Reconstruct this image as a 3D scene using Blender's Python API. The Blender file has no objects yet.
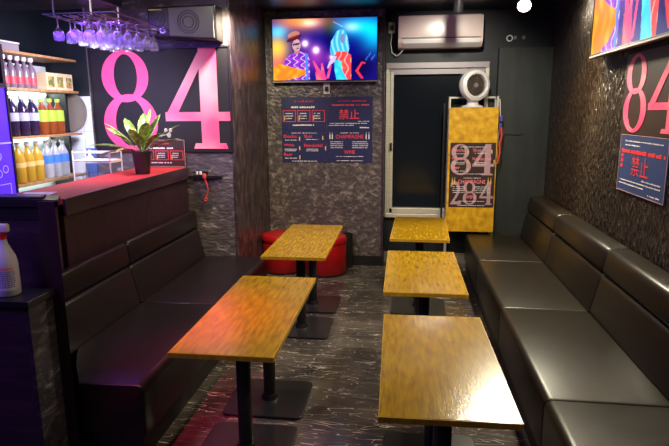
import bpy, bmesh, math, random
from mathutils import Vector, Matrix
random.seed(4)
PI = math.pi
SC = bpy.context.scene
COL = SC.collection

# ------------------------------------------------------------------ camera, world, lights, exposure
def make_camera():
    p, yw, r = math.radians(11.303), math.radians(7.288), math.radians(-0.331)
    F = Vector((-math.sin(yw)*math.cos(p), math.cos(yw)*math.cos(p), -math.sin(p)))
    Rt = Vector((math.cos(yw), math.sin(yw), 0)); U = Rt.cross(F)
    R2 = Rt*math.cos(r)+U*math.sin(r); U2 = U*math.cos(r)-Rt*math.sin(r)
    m = Matrix((R2, U2, -F)).transposed().to_4x4()
    m.translation = (0, 0, 1.777)
    cd = bpy.data.cameras.new('camera'); cd.sensor_width = 36; cd.lens = 557.5/669*36; cd.clip_start = .05
    co = bpy.data.objects.new('camera', cd); COL.objects.link(co); co.matrix_world = m; SC.camera = co
make_camera()
w = bpy.data.worlds.new('world'); SC.world = w; w.use_nodes = True
w.node_tree.nodes['Background'].inputs[0].default_value = (.34, .28, .36, 1)
w.node_tree.nodes['Background'].inputs[1].default_value = .03
SC.view_settings.view_transform = 'Standard'; SC.view_settings.look = 'None'
SC.view_settings.exposure = 1.15; SC.view_settings.gamma = 1
SC.view_settings.use_curve_mapping = False

def light(name, kind, loc, energy, color, target=None, size=.1, spot=None, blend=.6, size_y=None):
    ld = bpy.data.lights.new(name, kind); ld.energy = energy; ld.color = color
    if kind == 'AREA':
        ld.size = size
        if size_y: ld.shape = 'RECTANGLE'; ld.size_y = size_y
    else: ld.shadow_soft_size = size
    if kind == 'SPOT': ld.spot_size = math.radians(spot); ld.spot_blend = blend
    o = bpy.data.objects.new(name, ld); COL.objects.link(o); o.location = loc
    if target is not None:
        d = Vector(target)-Vector(loc); o.rotation_euler = d.to_track_quat('-Z', 'Y').to_euler()
    return o
WARM = (1, .80, .50); WHITE = (1, .93, .78)
# track spots over the right side, the aisle and the left tables
light('track_light', 'SPOT', (1.0, 5.18, 2.58), 105, (1,.90,.66), (.75, 3.7, .3), .06, 104, .5)
light('wall_wash_light', 'SPOT', (1.36, 5.22, 2.74), 16, WHITE, (1.54, 5.3, 2.3), .03, 140, 1)
light('wall_wash_light', 'SPOT', (.75, 4.6, 2.9), 95, (1, .60, .22), (1.54, 5.25, 1.65), .05, 50, 1)
light('track_light', 'SPOT', (.95, 3.7, 2.95), 62, WARM, (.55, 4.4, .6), .05, 120, .9)
light('track_light', 'SPOT', (.45, 4.55, 2.85), 75, WHITE, (.5, 6.4, 1.75), .05, 70, .9)  # added spot, not on the rail: brightens air conditioner, gold board and fan
light('track_light', 'SPOT', (.95, 1.7, 2.95), 38, (1,.84,.56), (.8, 2.7, .6), .05, 130, .9)
light('track_light', 'SPOT', (-.70, 4.3, 2.85), 66, WARM, (-.85, 5.0, .6), .05, 110, .9)
light('track_light', 'SPOT', (-.45, 2.6, 2.95), 52, WARM, (-.65, 3.6, .6), .05, 110, .9)
light('pink_light', 'SPOT', (-1.75, 2.3, 2.8), 170, (1, .06, .14), (-1.16, 2.75, .6), .05, 32, 1)
light('corner_light', 'SPOT', (-1.46, 4.86, 2.60), 60, (1, .86, .62), (-1.62, 5.05, 2.25), .03, 140, 1)
light('bottle_fill', 'AREA', (-2.35, 4.15, 2.15), 13, (.85, .78, 1), (-3.0, 4.6, 1.5), .3)  # added area light without a fixture, lights the shelf bottles from the front
light('banner_light', 'SPOT', (-1.9, 3.2, 2.9), 26, (1, .80, .85), (-2.2, 5.05, 1.8), .05, 60, 1)
light('rack_light', 'AREA', (-2.4, 4.2, 2.44), 4, (.25, .08, 1), (-2.4, 4.35, 2.0), .4, size_y=.8)
light('blue_light', 'AREA', (-2.9, 1.3, 2.4), 15, (.40, .22, 1), (-2.3, 2.5, .9), 1.2)

# ------------------------------------------------------------------ materials
def mat(name, base=(.5,.5,.5), rough=.5, metal=0, coat=0, coat_r=.15, emit=None, es=1, trans=0, ior=1.45, alpha=1):
    m = bpy.data.materials.new(name); m.use_nodes = True
    b = m.node_tree.nodes['Principled BSDF']; I = b.inputs
    I['Base Color'].default_value = (*base, 1); I['Roughness'].default_value = rough; I['Metallic'].default_value = metal
    I['Coat Weight'].default_value = coat; I['Coat Roughness'].default_value = coat_r
    I['Transmission Weight'].default_value = trans; I['IOR'].default_value = ior; I['Alpha'].default_value = alpha
    if emit: I['Emission Color'].default_value = (*emit, 1); I['Emission Strength'].default_value = es
    return m
def nodes(m): return m.node_tree.nodes, m.node_tree.links, m.node_tree.nodes['Principled BSDF']
def noise_mat(name, stops, scale=(1,1,1), nscale=5, detail=4, rough=.5, bump=0, bscale=None, dist=0, coat=0, coat_r=.2, rot=(0,0,0), metal=0, ntype='noise', rough_stops=None, bdist=.02):
    m = mat(name, stops[0][1], rough, metal, coat, coat_r); N, L, b = nodes(m)
    tc = N.new('ShaderNodeTexCoord'); mp = N.new('ShaderNodeMapping'); L.new(tc.outputs['Object'], mp.inputs[0])
    mp.inputs['Scale'].default_value = scale; mp.inputs['Rotation'].default_value = rot
    if ntype == 'voronoi':
        t = N.new('ShaderNodeTexVoronoi'); out = t.outputs['Distance']
    else:
        t = N.new('ShaderNodeTexNoise'); t.inputs['Detail'].default_value = detail; t.inputs['Distortion'].default_value = dist; out = t.outputs['Fac']
    t.inputs['Scale'].default_value = nscale; L.new(mp.outputs[0], t.inputs['Vector'])
    r = N.new('ShaderNodeValToRGB'); L.new(out, r.inputs[0]); e = r.color_ramp.elements
    while len(e) < len(stops): e.new(.5)
    for k, (p, c) in enumerate(stops): e[k].position = p; e[k].color = (*c, 1)
    L.new(r.outputs[0], b.inputs['Base Color'])
    if rough_stops:
        q = N.new('ShaderNodeMapRange'); L.new(out, q.inputs[0]); q.inputs[1].default_value = .35; q.inputs[2].default_value = .7
        q.inputs[3].default_value = rough_stops[0]; q.inputs[4].default_value = rough_stops[1]; L.new(q.outputs[0], b.inputs['Roughness'])
    if bump:
        bp = N.new('ShaderNodeBump'); bp.inputs['Strength'].default_value = bump; bp.inputs['Distance'].default_value = bdist
        if bscale:
            t2 = N.new('ShaderNodeTexNoise'); t2.inputs['Scale'].default_value = bscale; t2.inputs['Detail'].default_value = 3
            L.new(mp.outputs[0], t2.inputs['Vector']); L.new(t2.outputs['Fac'], bp.inputs['Height'])
        else: L.new(out, bp.inputs['Height'])
        L.new(bp.outputs[0], b.inputs['Normal'])
        if coat: L.new(bp.outputs[0], b.inputs['Coat Normal'])
    return m
def make_floor_mat():
    m = mat('dark_marble', (.03,.028,.03), .16); N, L, b = nodes(m)
    tc = N.new('ShaderNodeTexCoord')
    def vein(scale, width, dist, rot, stretch, lo, seed):
        mp = N.new('ShaderNodeMapping'); L.new(tc.outputs['Object'], mp.inputs[0]); mp.inputs['Rotation'].default_value = (0,0,rot)
        mp.inputs['Scale'].default_value = (1, stretch, 1); mp.inputs['Location'].default_value = (seed, seed*.7, 0)
        t = N.new('ShaderNodeTexNoise'); t.inputs['Scale'].default_value = scale; t.inputs['Detail'].default_value = 2; t.inputs['Distortion'].default_value = dist
        t.inputs['Roughness'].default_value = .6; L.new(mp.outputs[0], t.inputs['Vector'])
        a = N.new('ShaderNodeMath'); a.operation = 'SUBTRACT'; L.new(t.outputs['Fac'], a.inputs[0]); a.inputs[1].default_value = .5
        c = N.new('ShaderNodeMath'); c.operation = 'ABSOLUTE'; L.new(a.outputs[0], c.inputs[0])
        q = N.new('ShaderNodeMapRange'); L.new(c.outputs[0], q.inputs[0]); q.inputs[1].default_value = 0; q.inputs[2].default_value = width; q.inputs[3].default_value = 1; q.inputs[4].default_value = 0
        k = N.new('ShaderNodeTexNoise'); k.inputs['Scale'].default_value = 4.5; k.inputs['Detail'].default_value = 2; L.new(mp.outputs[0], k.inputs['Vector'])
        kq = N.new('ShaderNodeMapRange'); L.new(k.outputs['Fac'], kq.inputs[0]); kq.inputs[1].default_value = lo; kq.inputs[2].default_value = lo+.16
        o_ = N.new('ShaderNodeMath'); o_.operation = 'MULTIPLY'; L.new(q.outputs[0], o_.inputs[0]); L.new(kq.outputs[0], o_.inputs[1])
        return o_.outputs[0]
    a = vein(1.5, .005, .1, .9, 5.0, .42, 0); c = vein(2.2, .005, .1, -.45, 5.0, .48, 5); e_ = vein(3.2, .008, .15, .75, 4.5, .46, 9)
    mk = N.new('ShaderNodeTexNoise'); mk.inputs['Scale'].default_value = 3; L.new(tc.outputs['Object'], mk.inputs['Vector'])
    m1 = N.new('ShaderNodeMath'); m1.operation = 'MAXIMUM'; L.new(c, m1.inputs[0]); L.new(e_, m1.inputs[1])
    m2 = N.new('ShaderNodeMath'); m2.operation = 'MAXIMUM'; L.new(a, m2.inputs[0]); L.new(m1.outputs[0], m2.inputs[1])
    cloud = N.new('ShaderNodeValToRGB'); L.new(mk.outputs['Fac'], cloud.inputs[0])
    cloud.color_ramp.elements[0].position = .35; cloud.color_ramp.elements[0].color = (.030,.026,.025,1)
    cloud.color_ramp.elements[1].position = .7; cloud.color_ramp.elements[1].color = (.080,.070,.062,1)
    mx = N.new('ShaderNodeMix'); mx.data_type = 'RGBA'; L.new(m2.outputs[0], mx.inputs[0]); L.new(cloud.outputs[0], mx.inputs[6]); mx.inputs[7].default_value = (.60,.54,.49,1)
    L.new(mx.outputs[2], b.inputs['Base Color'])
    return m
M = {}
M['floor'] = make_floor_mat()
M['wallpaper'] = noise_mat('mottled_wallpaper', [(.42,(.055,.045,.050)),(.56,(.088,.074,.074)),(.70,(.21,.18,.165))], (1,1,1.2), 16, 6, .34, .6, 24, .8)
M['side_paper'] = noise_mat('streaked_wallpaper', [(.4,(.028,.020,.026)),(.7,(.11,.08,.09))], (5,1.2,.7), 9, 5, .33, .5, 12, .5)
M['stone_dark'] = noise_mat('slate_wallpaper', [(.45,(.085,.072,.078)),(.60,(.13,.11,.115)),(.70,(.36,.31,.30))], (1,1,2.4), 8, 5, .4, .5, 16, 1.0, rot=(0,.6,0))
M['embossed'] = noise_mat('embossed_brown_wallpaper', [(.40,(.024,.018,.013)),(.60,(.048,.036,.025)),(.78,(.13,.10,.066))], (1,2.2,.9), 17, 4, .24, 1.0, 17, .4, bdist=.06)
M['navy_wall'] = noise_mat('navy_plaster', [(.4,(.004,.008,.012)),(.7,(.008,.013,.018))], (1,1,1), 3, 3, .5, .1)
M['grey_wall'] = noise_mat('grey_green_panel', [(.4,(.020,.025,.023)),(.7,(.028,.034,.030))], (4,1,1), 3, 3, .5, .1)
M['ceiling'] = noise_mat('dark_ceiling', [(.4,(.008,.010,.018)),(.7,(.016,.018,.030))], (1,1,1), 3, 3, .35, .1)
M['black_trim'] = mat('black_trim', (.012,.011,.013), .35)
M['purple_wood'] = noise_mat('dark_plum_laminate', [(.4,(.030,.015,.028)),(.7,(.05,.026,.042))], (1,1,8), 3, 4, .35, .05)
M['post_wood'] = noise_mat('plum_post', [(.4,(.020,.008,.015)),(.7,(.030,.012,.021))], (6,6,1), 3, 4, .4)
M['red_top'] = noise_mat('red_lacquered_wood', [(.4,(.42,.020,.020)),(.7,(.55,.035,.03))], (8,1,1), 4, 4, .5)
M['table_wood'] = noise_mat('varnished_oak', [(.28,(.20,.105,.002)),(.50,(.31,.178,.003)),(.72,(.42,.25,.005))], (12,2.0,1), 4.5, 12, .22, .22, 16, .3, coat=.45, coat_r=.09, bdist=.003)
M['edge_wood'] = noise_mat('gold_edge_band', [(.4,(.42,.24,.012)),(.7,(.55,.34,.025))], (9,9,1), 5, 4, .35, coat=.3)
M['board_wood'] = noise_mat('gold_flake_board', [(.30,(.40,.19,.006)),(.52,(.62,.34,.010)),(.75,(.80,.50,.03))], (1,1,1), 14, 9, .45, .1)
M['leather'] = noise_mat('black_brown_vinyl', [(.4,(.013,.010,.007)),(.7,(.018,.014,.009))], (1,1,1), 30, 3, .34, .15, 120, bdist=.003)
M['leather_plum'] = noise_mat('plum_black_vinyl', [(.4,(.008,.005,.007)),(.7,(.012,.007,.010))], (1,1,1), 30, 3, .30, .15, 120, bdist=.003)
M['skirt'] = mat('black_vinyl_skirt', (.012,.010,.011), .4)
M['stitch'] = mat('pale_piping', (.10,.09,.08), .5)
M['black_metal'] = noise_mat('black_powder_coat', [(.4,(.010,.010,.011)),(.7,(.017,.017,.018))], (1,1,1), 40, 2, .32)
M['plate'] = mat('dark_plate', (.014,.014,.015), .28)
M['steel'] = mat('brushed_steel', (.22,.20,.24), .3, 1)
M['alu'] = noise_mat('brushed_aluminium', [(.4,(.52,.50,.42)),(.7,(.66,.63,.54))], (1,1,20), 8, 3, .4, metal=.4)
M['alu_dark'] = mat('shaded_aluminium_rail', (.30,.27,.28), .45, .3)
M['glass'] = mat('clear_glass', (.93,.93,1), .06, trans=.93)
M['win_glass'] = mat('dark_window_glass', (.007,.010,.014), .12, coat=.4)
M['white'] = noise_mat('white_plastic', [(.4,(.74,.72,.68)),(.7,(.80,.78,.75))], (1,1,1), 4, 2, .3)
M['ac_white'] = mat('cream_white_plastic', (.80,.66,.60), .22)
M['grey_plastic'] = mat('grey_plastic', (.22,.20,.20), .4)
M['tile'] = noise_mat('white_tile', [(.4,(.66,.74,.76)),(.7,(.74,.80,.82))], (1,1,1), 3, 2, .25)
M['grout'] = mat('grey_grout', (.35,.38,.38), .7)
M['red_vinyl'] = noise_mat('red_vinyl', [(.4,(.30,.004,.007)),(.7,(.36,.006,.010))], (1,1,1), 30, 2, .3, .05)
M['low_slate'] = noise_mat('dark_slate_panel', [(.50,(.022,.018,.024)),(.66,(.05,.042,.05)),(.78,(.18,.15,.16))], (1,1,2), 9, 5, .45, .4, 16, 1.2, rot=(0,.6,0))
M['banner_bg'] = mat('black_banner_print', (.005,.003,.009), .7)
M['poster_navy'] = mat('navy_poster', (.018,.022,.085), .35)
M['poster_blue'] = mat('slate_blue_poster', (.035,.065,.19), .4)
M['poster_brown'] = mat('brown_black_poster', (.040,.022,.022), .4)
M['ink_red'] = mat('red_ink', (.85,.05,.06), .5)
M['ink_white'] = mat('white_ink', (.75,.72,.75), .5)
M['ink_grey'] = mat('mauve_grey_ink', (.42,.26,.28), .5)
M['ink_pink'] = mat('salmon_ink', (.95,.25,.30), .5)
M['ink_gold'] = mat('gold_ink', (.75,.50,.12), .5)
M['pink'] = noise_mat('pink_numeral_print', [(.35,(.92,.045,.20)),(.7,(.94,.10,.27))], (1,1,1), 1.3, 2, .5)
M['pink_light'] = noise_mat('pale_pink_numeral_print', [(.4,(.93,.08,.22)),(.64,(.95,.38,.45))], (1,1,1), 1.6, 2, .5)
M['leaf'] = noise_mat('variegated_leaf', [(.40,(.09,.20,.03)),(.55,(.28,.42,.07)),(.7,(.62,.66,.24))], (1,1,1), 28, 4, .4)
M['leaf_dark'] = noise_mat('reddish_green_leaf', [(.40,(.18,.10,.05)),(.7,(.35,.30,.10))], (1,1,1), 28, 4, .4)
M['pot'] = mat('charcoal_pot', (.035,.032,.040), .5)
M['soil'] = mat('soil', (.03,.02,.012), .9)
M['shelf_wood'] = noise_mat('pale_shelf_edge', [(.4,(.28,.15,.055)),(.7,(.42,.26,.11))], (1,6,1), 5, 3, .45)
M['cap_white'] = mat('white_cap', (.7,.68,.66), .4)
M['amber'] = mat('golden_drink', (.80,.52,.05), .12, trans=.5)
M['tea'] = mat('brown_tea', (.28,.07,.015), .12, trans=.25)
M['cola'] = mat('dark_purple_drink', (.018,.012,.035), .12)
M['clear_pet'] = mat('clear_water_bottle', (.85,.90,.92), .10, trans=.7)
M['pink_drink'] = mat('pale_spirit_bottle', (.20,.15,.17), .12, trans=.3)
M['lab_red'] = mat('red_label', (.75,.04,.05), .5)
M['lab_green'] = mat('lime_green_label', (.32,.62,.04), .5)
M['lab_grey'] = mat('grey_label', (.36,.36,.42), .5)
M['lab_blue'] = mat('blue_label', (.06,.22,.75), .5)
M['lab_gold'] = mat('yellow_label', (.75,.52,.16), .5)
M['carton'] = noise_mat('beige_carton', [(.45,(.62,.50,.26)),(.6,(.70,.60,.34))], (1,1,1), 8, 3, .6)
M['carton_print'] = noise_mat('green_brown_print', [(.42,(.10,.16,.03)),(.55,(.45,.38,.12)),(.65,(.22,.06,.03))], (1,1,1), 25, 2, .6)
M['paper'] = mat('white_paper', (.78,.74,.76), .7)
M['blue_panel'] = mat('blue_lit_glass', (.03,.02,.45), .2, emit=(.10,.02,1.0), es=.5)
M['blue_mark'] = mat('pale_blue_mark', (.2,.2,.9), .3, emit=(.16,.10,1), es=.7)
M['led_white'] = mat('white_led_strip', (.9,1,1), .5, emit=(.80,1,.95), es=9)
M['lamp_face'] = mat('lit_lamp_face', (1,1,1), .5, emit=(1,.92,.70), es=80)
M['light_wood'] = mat('light_skirting', (.20,.18,.14), .4)
M['spray_body'] = mat('milky_bottle', (.62,.60,.70), .35)
M['spray_red'] = mat('red_nozzle_collar', (.70,.03,.04), .4)
M['cord_red'] = mat('red_cord', (.65,.06,.05), .5)
M['yellow_mark'] = mat('yellow_sticker', (.65,.60,.05), .5)
M['cone'] = mat('grey_speaker_cone', (.13,.13,.13), .6)
M['cone_rim'] = mat('silver_ring', (.55,.55,.55), .3, .6)

# ------------------------------------------------------------------ mesh helpers
def BM(): return bmesh.new()
def add_box(bm, x0, x1, y0, y1, z0, z1, bev=0, seg=2, rot=None):
    r = bmesh.ops.create_cube(bm, size=1)
    vs = r['verts']
    c = Vector(((x0+x1)/2, (y0+y1)/2, (z0+z1)/2)); s = (x1-x0, y1-y0, z1-z0)
    for v in vs: v.co = Vector((v.co.x*s[0], v.co.y*s[1], v.co.z*s[2]))
    if bev:
        es = list({e for v in vs for e in v.link_edges})
        rr = bmesh.ops.bevel(bm, geom=es, offset=bev, segments=seg, affect='EDGES', profile=.5)
        vs = list({v for f in rr['faces'] for v in f.verts} | {v for v in vs if v.is_valid})
    for v in vs:
        if rot is not None: v.co = rot @ v.co
        v.co += c
def add_cyl(bm, p0, p1, r0, r1=None, n=20):
    p0, p1 = Vector(p0), Vector(p1); r1 = r0 if r1 is None else r1
    d = p1-p0; q = d.to_track_quat('Z', 'Y')
    r = bmesh.ops.create_cone(bm, cap_ends=True, segments=n, radius1=r0, radius2=r1, depth=d.length)
    for v in r['verts']: v.co = q @ v.co + (p0+p1)/2
def add_lathe(bm, prof, c=(0,0,0), n=20, M3=None):
    c = Vector(c); rings = []
    for (r, z) in prof:
        if r < 1e-5:
            p = Vector((0,0,z)); p = M3 @ p if M3 else p; rings.append([bm.verts.new(p+c)])
        else:
            ring = []
            for k in range(n):
                p = Vector((r*math.cos(2*PI*k/n), r*math.sin(2*PI*k/n), z)); p = M3 @ p if M3 else p
                ring.append(bm.verts.new(p+c))
            rings.append(ring)
    for a, b in zip(rings, rings[1:]):
        for k in range(n):
            k2 = (k+1) % n
            if len(a) == 1 and len(b) == 1: continue
            if len(a) == 1: bm.faces.new((a[0], b[k2], b[k]))
            elif len(b) == 1: bm.faces.new((a[k], a[k2], b[0]))
            else: bm.faces.new((a[k], a[k2], b[k2], b[k]))
def add_tube(bm, pts, r, n=8):
    pts = [Vector(p) for p in pts]; rings = []
    for i, p in enumerate(pts):
        d = (pts[min(i+1, len(pts)-1)]-pts[max(i-1, 0)]).normalized()
        a = d.cross(Vector((.13,.27,.95))).normalized(); b = d.cross(a)
        rings.append([bm.verts.new(p+a*r*math.cos(2*PI*k/n)+b*r*math.sin(2*PI*k/n)) for k in range(n)])
    for A, B in zip(rings, rings[1:]):
        for k in range(n): bm.faces.new((A[k], A[(k+1)%n], B[(k+1)%n], B[k]))
    bm.faces.new(rings[0][::-1]); bm.faces.new(rings[-1])
def add_prism(bm, poly, z0, z1):
    a = [bm.verts.new((x, y, z0)) for x, y in poly]; b = [bm.verts.new((x, y, z1)) for x, y in poly]
    bm.faces.new(a[::-1]); bm.faces.new(b); n = len(poly)
    for k in range(n): bm.faces.new((a[k], a[(k+1)%n], b[(k+1)%n], b[k]))
class Frame:      # a flat surface: origin, u and v directions, normal
    def __init__(s, o, u, v): s.o = Vector(o); s.u = Vector(u).normalized(); s.v = Vector(v).normalized(); s.n = s.u.cross(s.v)
    def at(s, u, v, d=0): return s.o+s.u*u+s.v*v+s.n*d
def flat(bm, fr, poly, d0, d1):       # polygon in frame, thickness d0..d1
    a = [bm.verts.new(fr.at(x, y, d0)) for x, y in poly]; b = [bm.verts.new(fr.at(x, y, d1)) for x, y in poly]
    bm.faces.new(a[::-1]); bm.faces.new(b); n = len(poly)
    for k in range(n): bm.faces.new((a[k], a[(k+1)%n], b[(k+1)%n], b[k]))
def rect(bm, fr, u0, u1, v0, v1, d0, d1): flat(bm, fr, [(u0,v0),(u1,v0),(u1,v1),(u0,v1)], d0, d1)
def outline(bm, fr, u0, u1, v0, v1, t, d0, d1):
    rect(bm, fr, u0, u1, v0, v0+t, d0, d1); rect(bm, fr, u0, u1, v1-t, v1, d0, d1)
    rect(bm, fr, u0, u0+t, v0+t, v1-t, d0, d1); rect(bm, fr, u1-t, u1, v0+t, v1-t, d0, d1)
def ring(bm, fr, c, ro, ri, co=None, d0=0, d1=.002, n=48):
    co = co or c
    A = [[bm.verts.new(fr.at(c[0]+ro[0]*math.cos(t), c[1]+ro[1]*math.sin(t), d)) for t in [2*PI*k/n for k in range(n)]] for d in (d0, d1)]
    B = [[bm.verts.new(fr.at(co[0]+ri[0]*math.cos(t), co[1]+ri[1]*math.sin(t), d)) for t in [2*PI*k/n for k in range(n)]] for d in (d0, d1)]
    for k in range(n):
        j = (k+1) % n
        bm.faces.new((A[1][k], A[1][j], B[1][j], B[1][k])); bm.faces.new((A[0][j], A[0][k], B[0][k], B[0][j]))
        bm.faces.new((A[0][k], A[0][j], A[1][j], A[1][k])); bm.faces.new((B[0][j], B[0][k], B[1][k], B[1][j]))
def eight(bm, fr, u, v, wd, ht, d0, d1):      # numeral 8, box from (u,v) sized wd x ht
    rx, ry = wd*.43, ht*.255
    ring(bm, fr, (u+wd*.45, v+ht-ry), (rx, ry), (rx*.50, ry*.84), (u+wd*.46, v+ht-ry*.99), d0, d1)
    rx2, ry2 = wd*.5, ht*.285
    ring(bm, fr, (u+wd*.5, v+ry2), (rx2, ry2), (rx2*.56, ry2*.84), (u+wd*.50, v+ry2*1.01), d0, d1+.0005)
def four(bm, fr, u, v, wd, ht, d0, d1):
    P = lambda pts: [(u+a*wd, v+b*ht) for a, b in pts]
    flat(bm, fr, P([(.55,0),(.55,1),(.82,1),(.82,0)]), d0, d1)
    flat(bm, fr, P([(0,.28),(0,.37),(1,.37),(1,.28)]), d0, d1+.0004)
    flat(bm, fr, P([(0,.33),(.58,1),(.72,1),(.17,.33)]), d0, d1+.0008)
    flat(bm, fr, P([(.42,0),(.45,.055),(.92,.055),(.95,0)]), d0, d1+.0004)

def obj(name, bm, m, parent=None, smooth=False, bevel=0):
    bmesh.ops.recalc_face_normals(bm, faces=bm.faces[:])
    me = bpy.data.meshes.new(name); bm.to_mesh(me); bm.free()
    me.materials.append(M[m] if isinstance(m, str) else m)
    if smooth:
        for p in me.polygons: p.use_smooth = True
        try: me.set_sharp_from_angle(angle=math.radians(40))
        except Exception: pass
    o = bpy.data.objects.new(name, me); COL.objects.link(o)
    if parent: o.parent = parent; o.matrix_parent_inverse = Matrix.Translation(-parent_loc(parent))
    if bevel:
        b = o.modifiers.new('b', 'BEVEL'); b.width = bevel; b.segments = 2; b.limit_method = 'ANGLE'
    return o
def parent_loc(p):      # parts are modelled in world coordinates, so only the root's own place is taken off
    return Vector((0,0,0)) if p.parent else Vector(p.location)
def tag(o, label, cat, group=None):
    o['label'] = label; o['category'] = cat
    if group: o['group'] = group
    return o
def thing(name, loc, label, cat, group=None):
    o = bpy.data.objects.new(name, None); COL.objects.link(o); o.location = loc; o.empty_display_size = .1
    return tag(o, label, cat, group)
def struct(name, bm, m, parent=None, bevel=0):
    o = obj(name, bm, m, parent, bevel=bevel)
    if not parent: o['kind'] = 'structure'
    return o
def box_obj(name, b, m, parent=None, bev=0, smooth=False):
    bm = BM(); add_box(bm, *b, bev=bev); return obj(name, bm, m, parent, smooth or bev > 0)
def dup(root, loc, label=None):
    r = root.copy(); COL.objects.link(r); r.location = loc
    if label: r['label'] = label
    def kids(src, dst):
        for ch in list(src.children):
            c = ch.copy(); COL.objects.link(c); c.parent = dst; kids(ch, c)
    kids(root, r)
    return r
def text_bm(bm, fr, s, u, v, h, d=.0015, align='CENTER', wmax=None):     # lettering laid flat on a surface
    cu = bpy.data.curves.new('lettering', 'FONT'); cu.body = s; cu.size = 1; cu.align_x = align; cu.resolution_u = 3; cu.fill_mode = 'FRONT'
    o = bpy.data.objects.new('lettering', cu); COL.objects.link(o)
    dg = bpy.context.evaluated_depsgraph_get(); dg.update()
    me = bpy.data.meshes.new_from_object(o.evaluated_get(dg)); bpy.data.objects.remove(o); bpy.data.curves.remove(cu)
    if not me.vertices: return
    xs = [q.co.x for q in me.vertices]; ys = [q.co.y for q in me.vertices]
    H = max(ys)-min(ys); k = h/H; W = (max(xs)-min(xs))*k; kx = k*(min(1, wmax/W) if wmax else 1)
    x0 = min(xs) if align == 'LEFT' else (min(xs)+max(xs))/2
    for q in me.vertices: q.co = fr.at(u+(q.co.x-x0)*kx, v+(q.co.y-min(ys))*k, d)
    bm.from_mesh(me); bpy.data.meshes.remove(me)
def dashes(bm, fr, u0, u1, v, h, d=.0015, seed=0):   # a line of print too small to read
    r = random.Random(seed); u = u0
    while u < u1:
        w_ = r.uniform(.5, 1.2)*h
        if r.random() < .85: rect(bm, fr, u, min(u+w_*.8, u1), v, v+h*r.uniform(.7, 1), .0002, d)
        u += w_

# ------------------------------------------------------------------ structure
XR, XS, Y84, YB, YW = 1.54, -1.58, 5.05, 6.35, 6.56
CZ = 2.86
def slab(name, b, m): bm = BM(); add_box(bm, *b); return struct(name, bm, m)
slab('floor', (-3.5, XR+.15, -.6, YW+.2, -.1, 0), 'floor')
slab('ceiling', (-3.5, XR+.15, -.6, YW+.2, 3.2, 3.3), 'ceiling')
slab('trim_1', (-3.5, XR, 5.62, YW, CZ, 3.2), 'ceiling')
slab('wall_right', (XR, XR+.15, -.6, YW+.2, 0, 3.2), 'embossed')
slab('wall_left', (-3.5, -3.38, -.6, Y84+.12, 0, 3.2), 'navy_wall')
slab('wall_bar_back', (-2.96, XS, Y84, Y84+.12, 0, 3.2), 'stone_dark')
slab('wall_tiled', (-3.38, -2.96, Y84, Y84+.12, 0, 1.93), 'tile')
slab('wall_above_tiles', (-3.38, -2.96, Y84, Y84+.12, 1.93, 3.2), 'navy_wall')
bm = BM()
for z in [k*.2 for k in range(1, 10)]: add_box(bm, -3.38, -2.965, Y84-.001, Y84+.01, z, z+.004)
for x in (-3.25, -3.05): add_box(bm, x, x+.004, Y84-.001, Y84+.01, 0, 1.93)
struct('trim_2', bm, 'grout')
slab('wall_side', (XS-.12, XS, Y84+.12, YB, 0, 3.2), 'side_paper')
slab('trim_3', (XS-.02, XS+.004, Y84-.004, Y84+.12, 0, 3.2), 'side_paper')
slab('wall_back', (XS-.12, -.27, YB, YW, 0, 2.86), 'wallpaper')
slab('trim_4', (-.27, -.245, YB-.01, YW, 0, 2.86), 'purple_wood')
slab('wall_behind', (-3.5, XR+.15, -.75, -.6, 0, 3.2), 'navy_wall')
# wall with the window, built around the opening
WX0, WX1, WZ0, WZ1 = -.235, .90, .55, 2.30
bm = BM(); add_box(bm, -.245, XR, YW, YW+.12, WZ1, 3.0); add_box(bm, WX1, XR, YW, YW+.12, 0, WZ1)
add_box(bm, -.245, WX1, YW, YW+.12, 0, WZ0); struct('wall_window_side', bm, 'navy_wall')
slab('wall_pillar', (.985, XR, YW-.13, YW, 0, 2.44), 'grey_wall')
slab('baseboard_back', (XS, -.245, YB-.025, YB, 0, .115), 'black_trim')
slab('baseboard_window', (-.24, .98, YW-.02, YW, .0, .12), 'light_wood')
# window
bm = BM(); add_box(bm, WX0, WX1, YW+.03, YW+.05, WZ0, WZ1); win = struct('window_1', bm, 'win_glass')
bm = BM()
add_box(bm, WX0, WX0+.035, YW-.045, YW+.03, WZ0, WZ1-.06, .003); add_box(bm, WX0+.05, WX0+.085, YW-.03, YW+.03, WZ0, WZ1-.09, .003)
add_box(bm, WX0+.034, WX0+.052, YW-.01, YW+.03, WZ0, WZ1-.09)
add_box(bm, WX0, WX1, YW-.05, YW+.03, WZ0-.005, WZ0+.04, .004); add_box(bm, WX0+.04, WX1, YW-.03, YW+.03, WZ0+.045, WZ0+.105, .004)
add_box(bm, WX1-.04, WX1, YW-.03, YW+.03, WZ0, WZ1, .003)
f = obj('window_frame', bm, 'alu', win)
bm = BM(); add_box(bm, WX0, WX1, YW-.04, YW+.03, WZ1-.055, WZ1+.01, .004); add_box(bm, WX0+.04, WX1-.04, YW-.02, YW+.03, WZ1-.12, WZ1-.06, .004)
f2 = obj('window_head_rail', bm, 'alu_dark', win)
bm = BM(); add_box(bm, WX0+.05, WX0+.075, YW-.05, YW-.03, 1.33, 1.42, .004); obj('window_latch', bm, 'black_metal', f)
# bar bulkhead above the counter
slab('trim_5', (-3.36, -2.27, 3.9, 4.45, 2.60, 3.2), 'ceiling')

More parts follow.
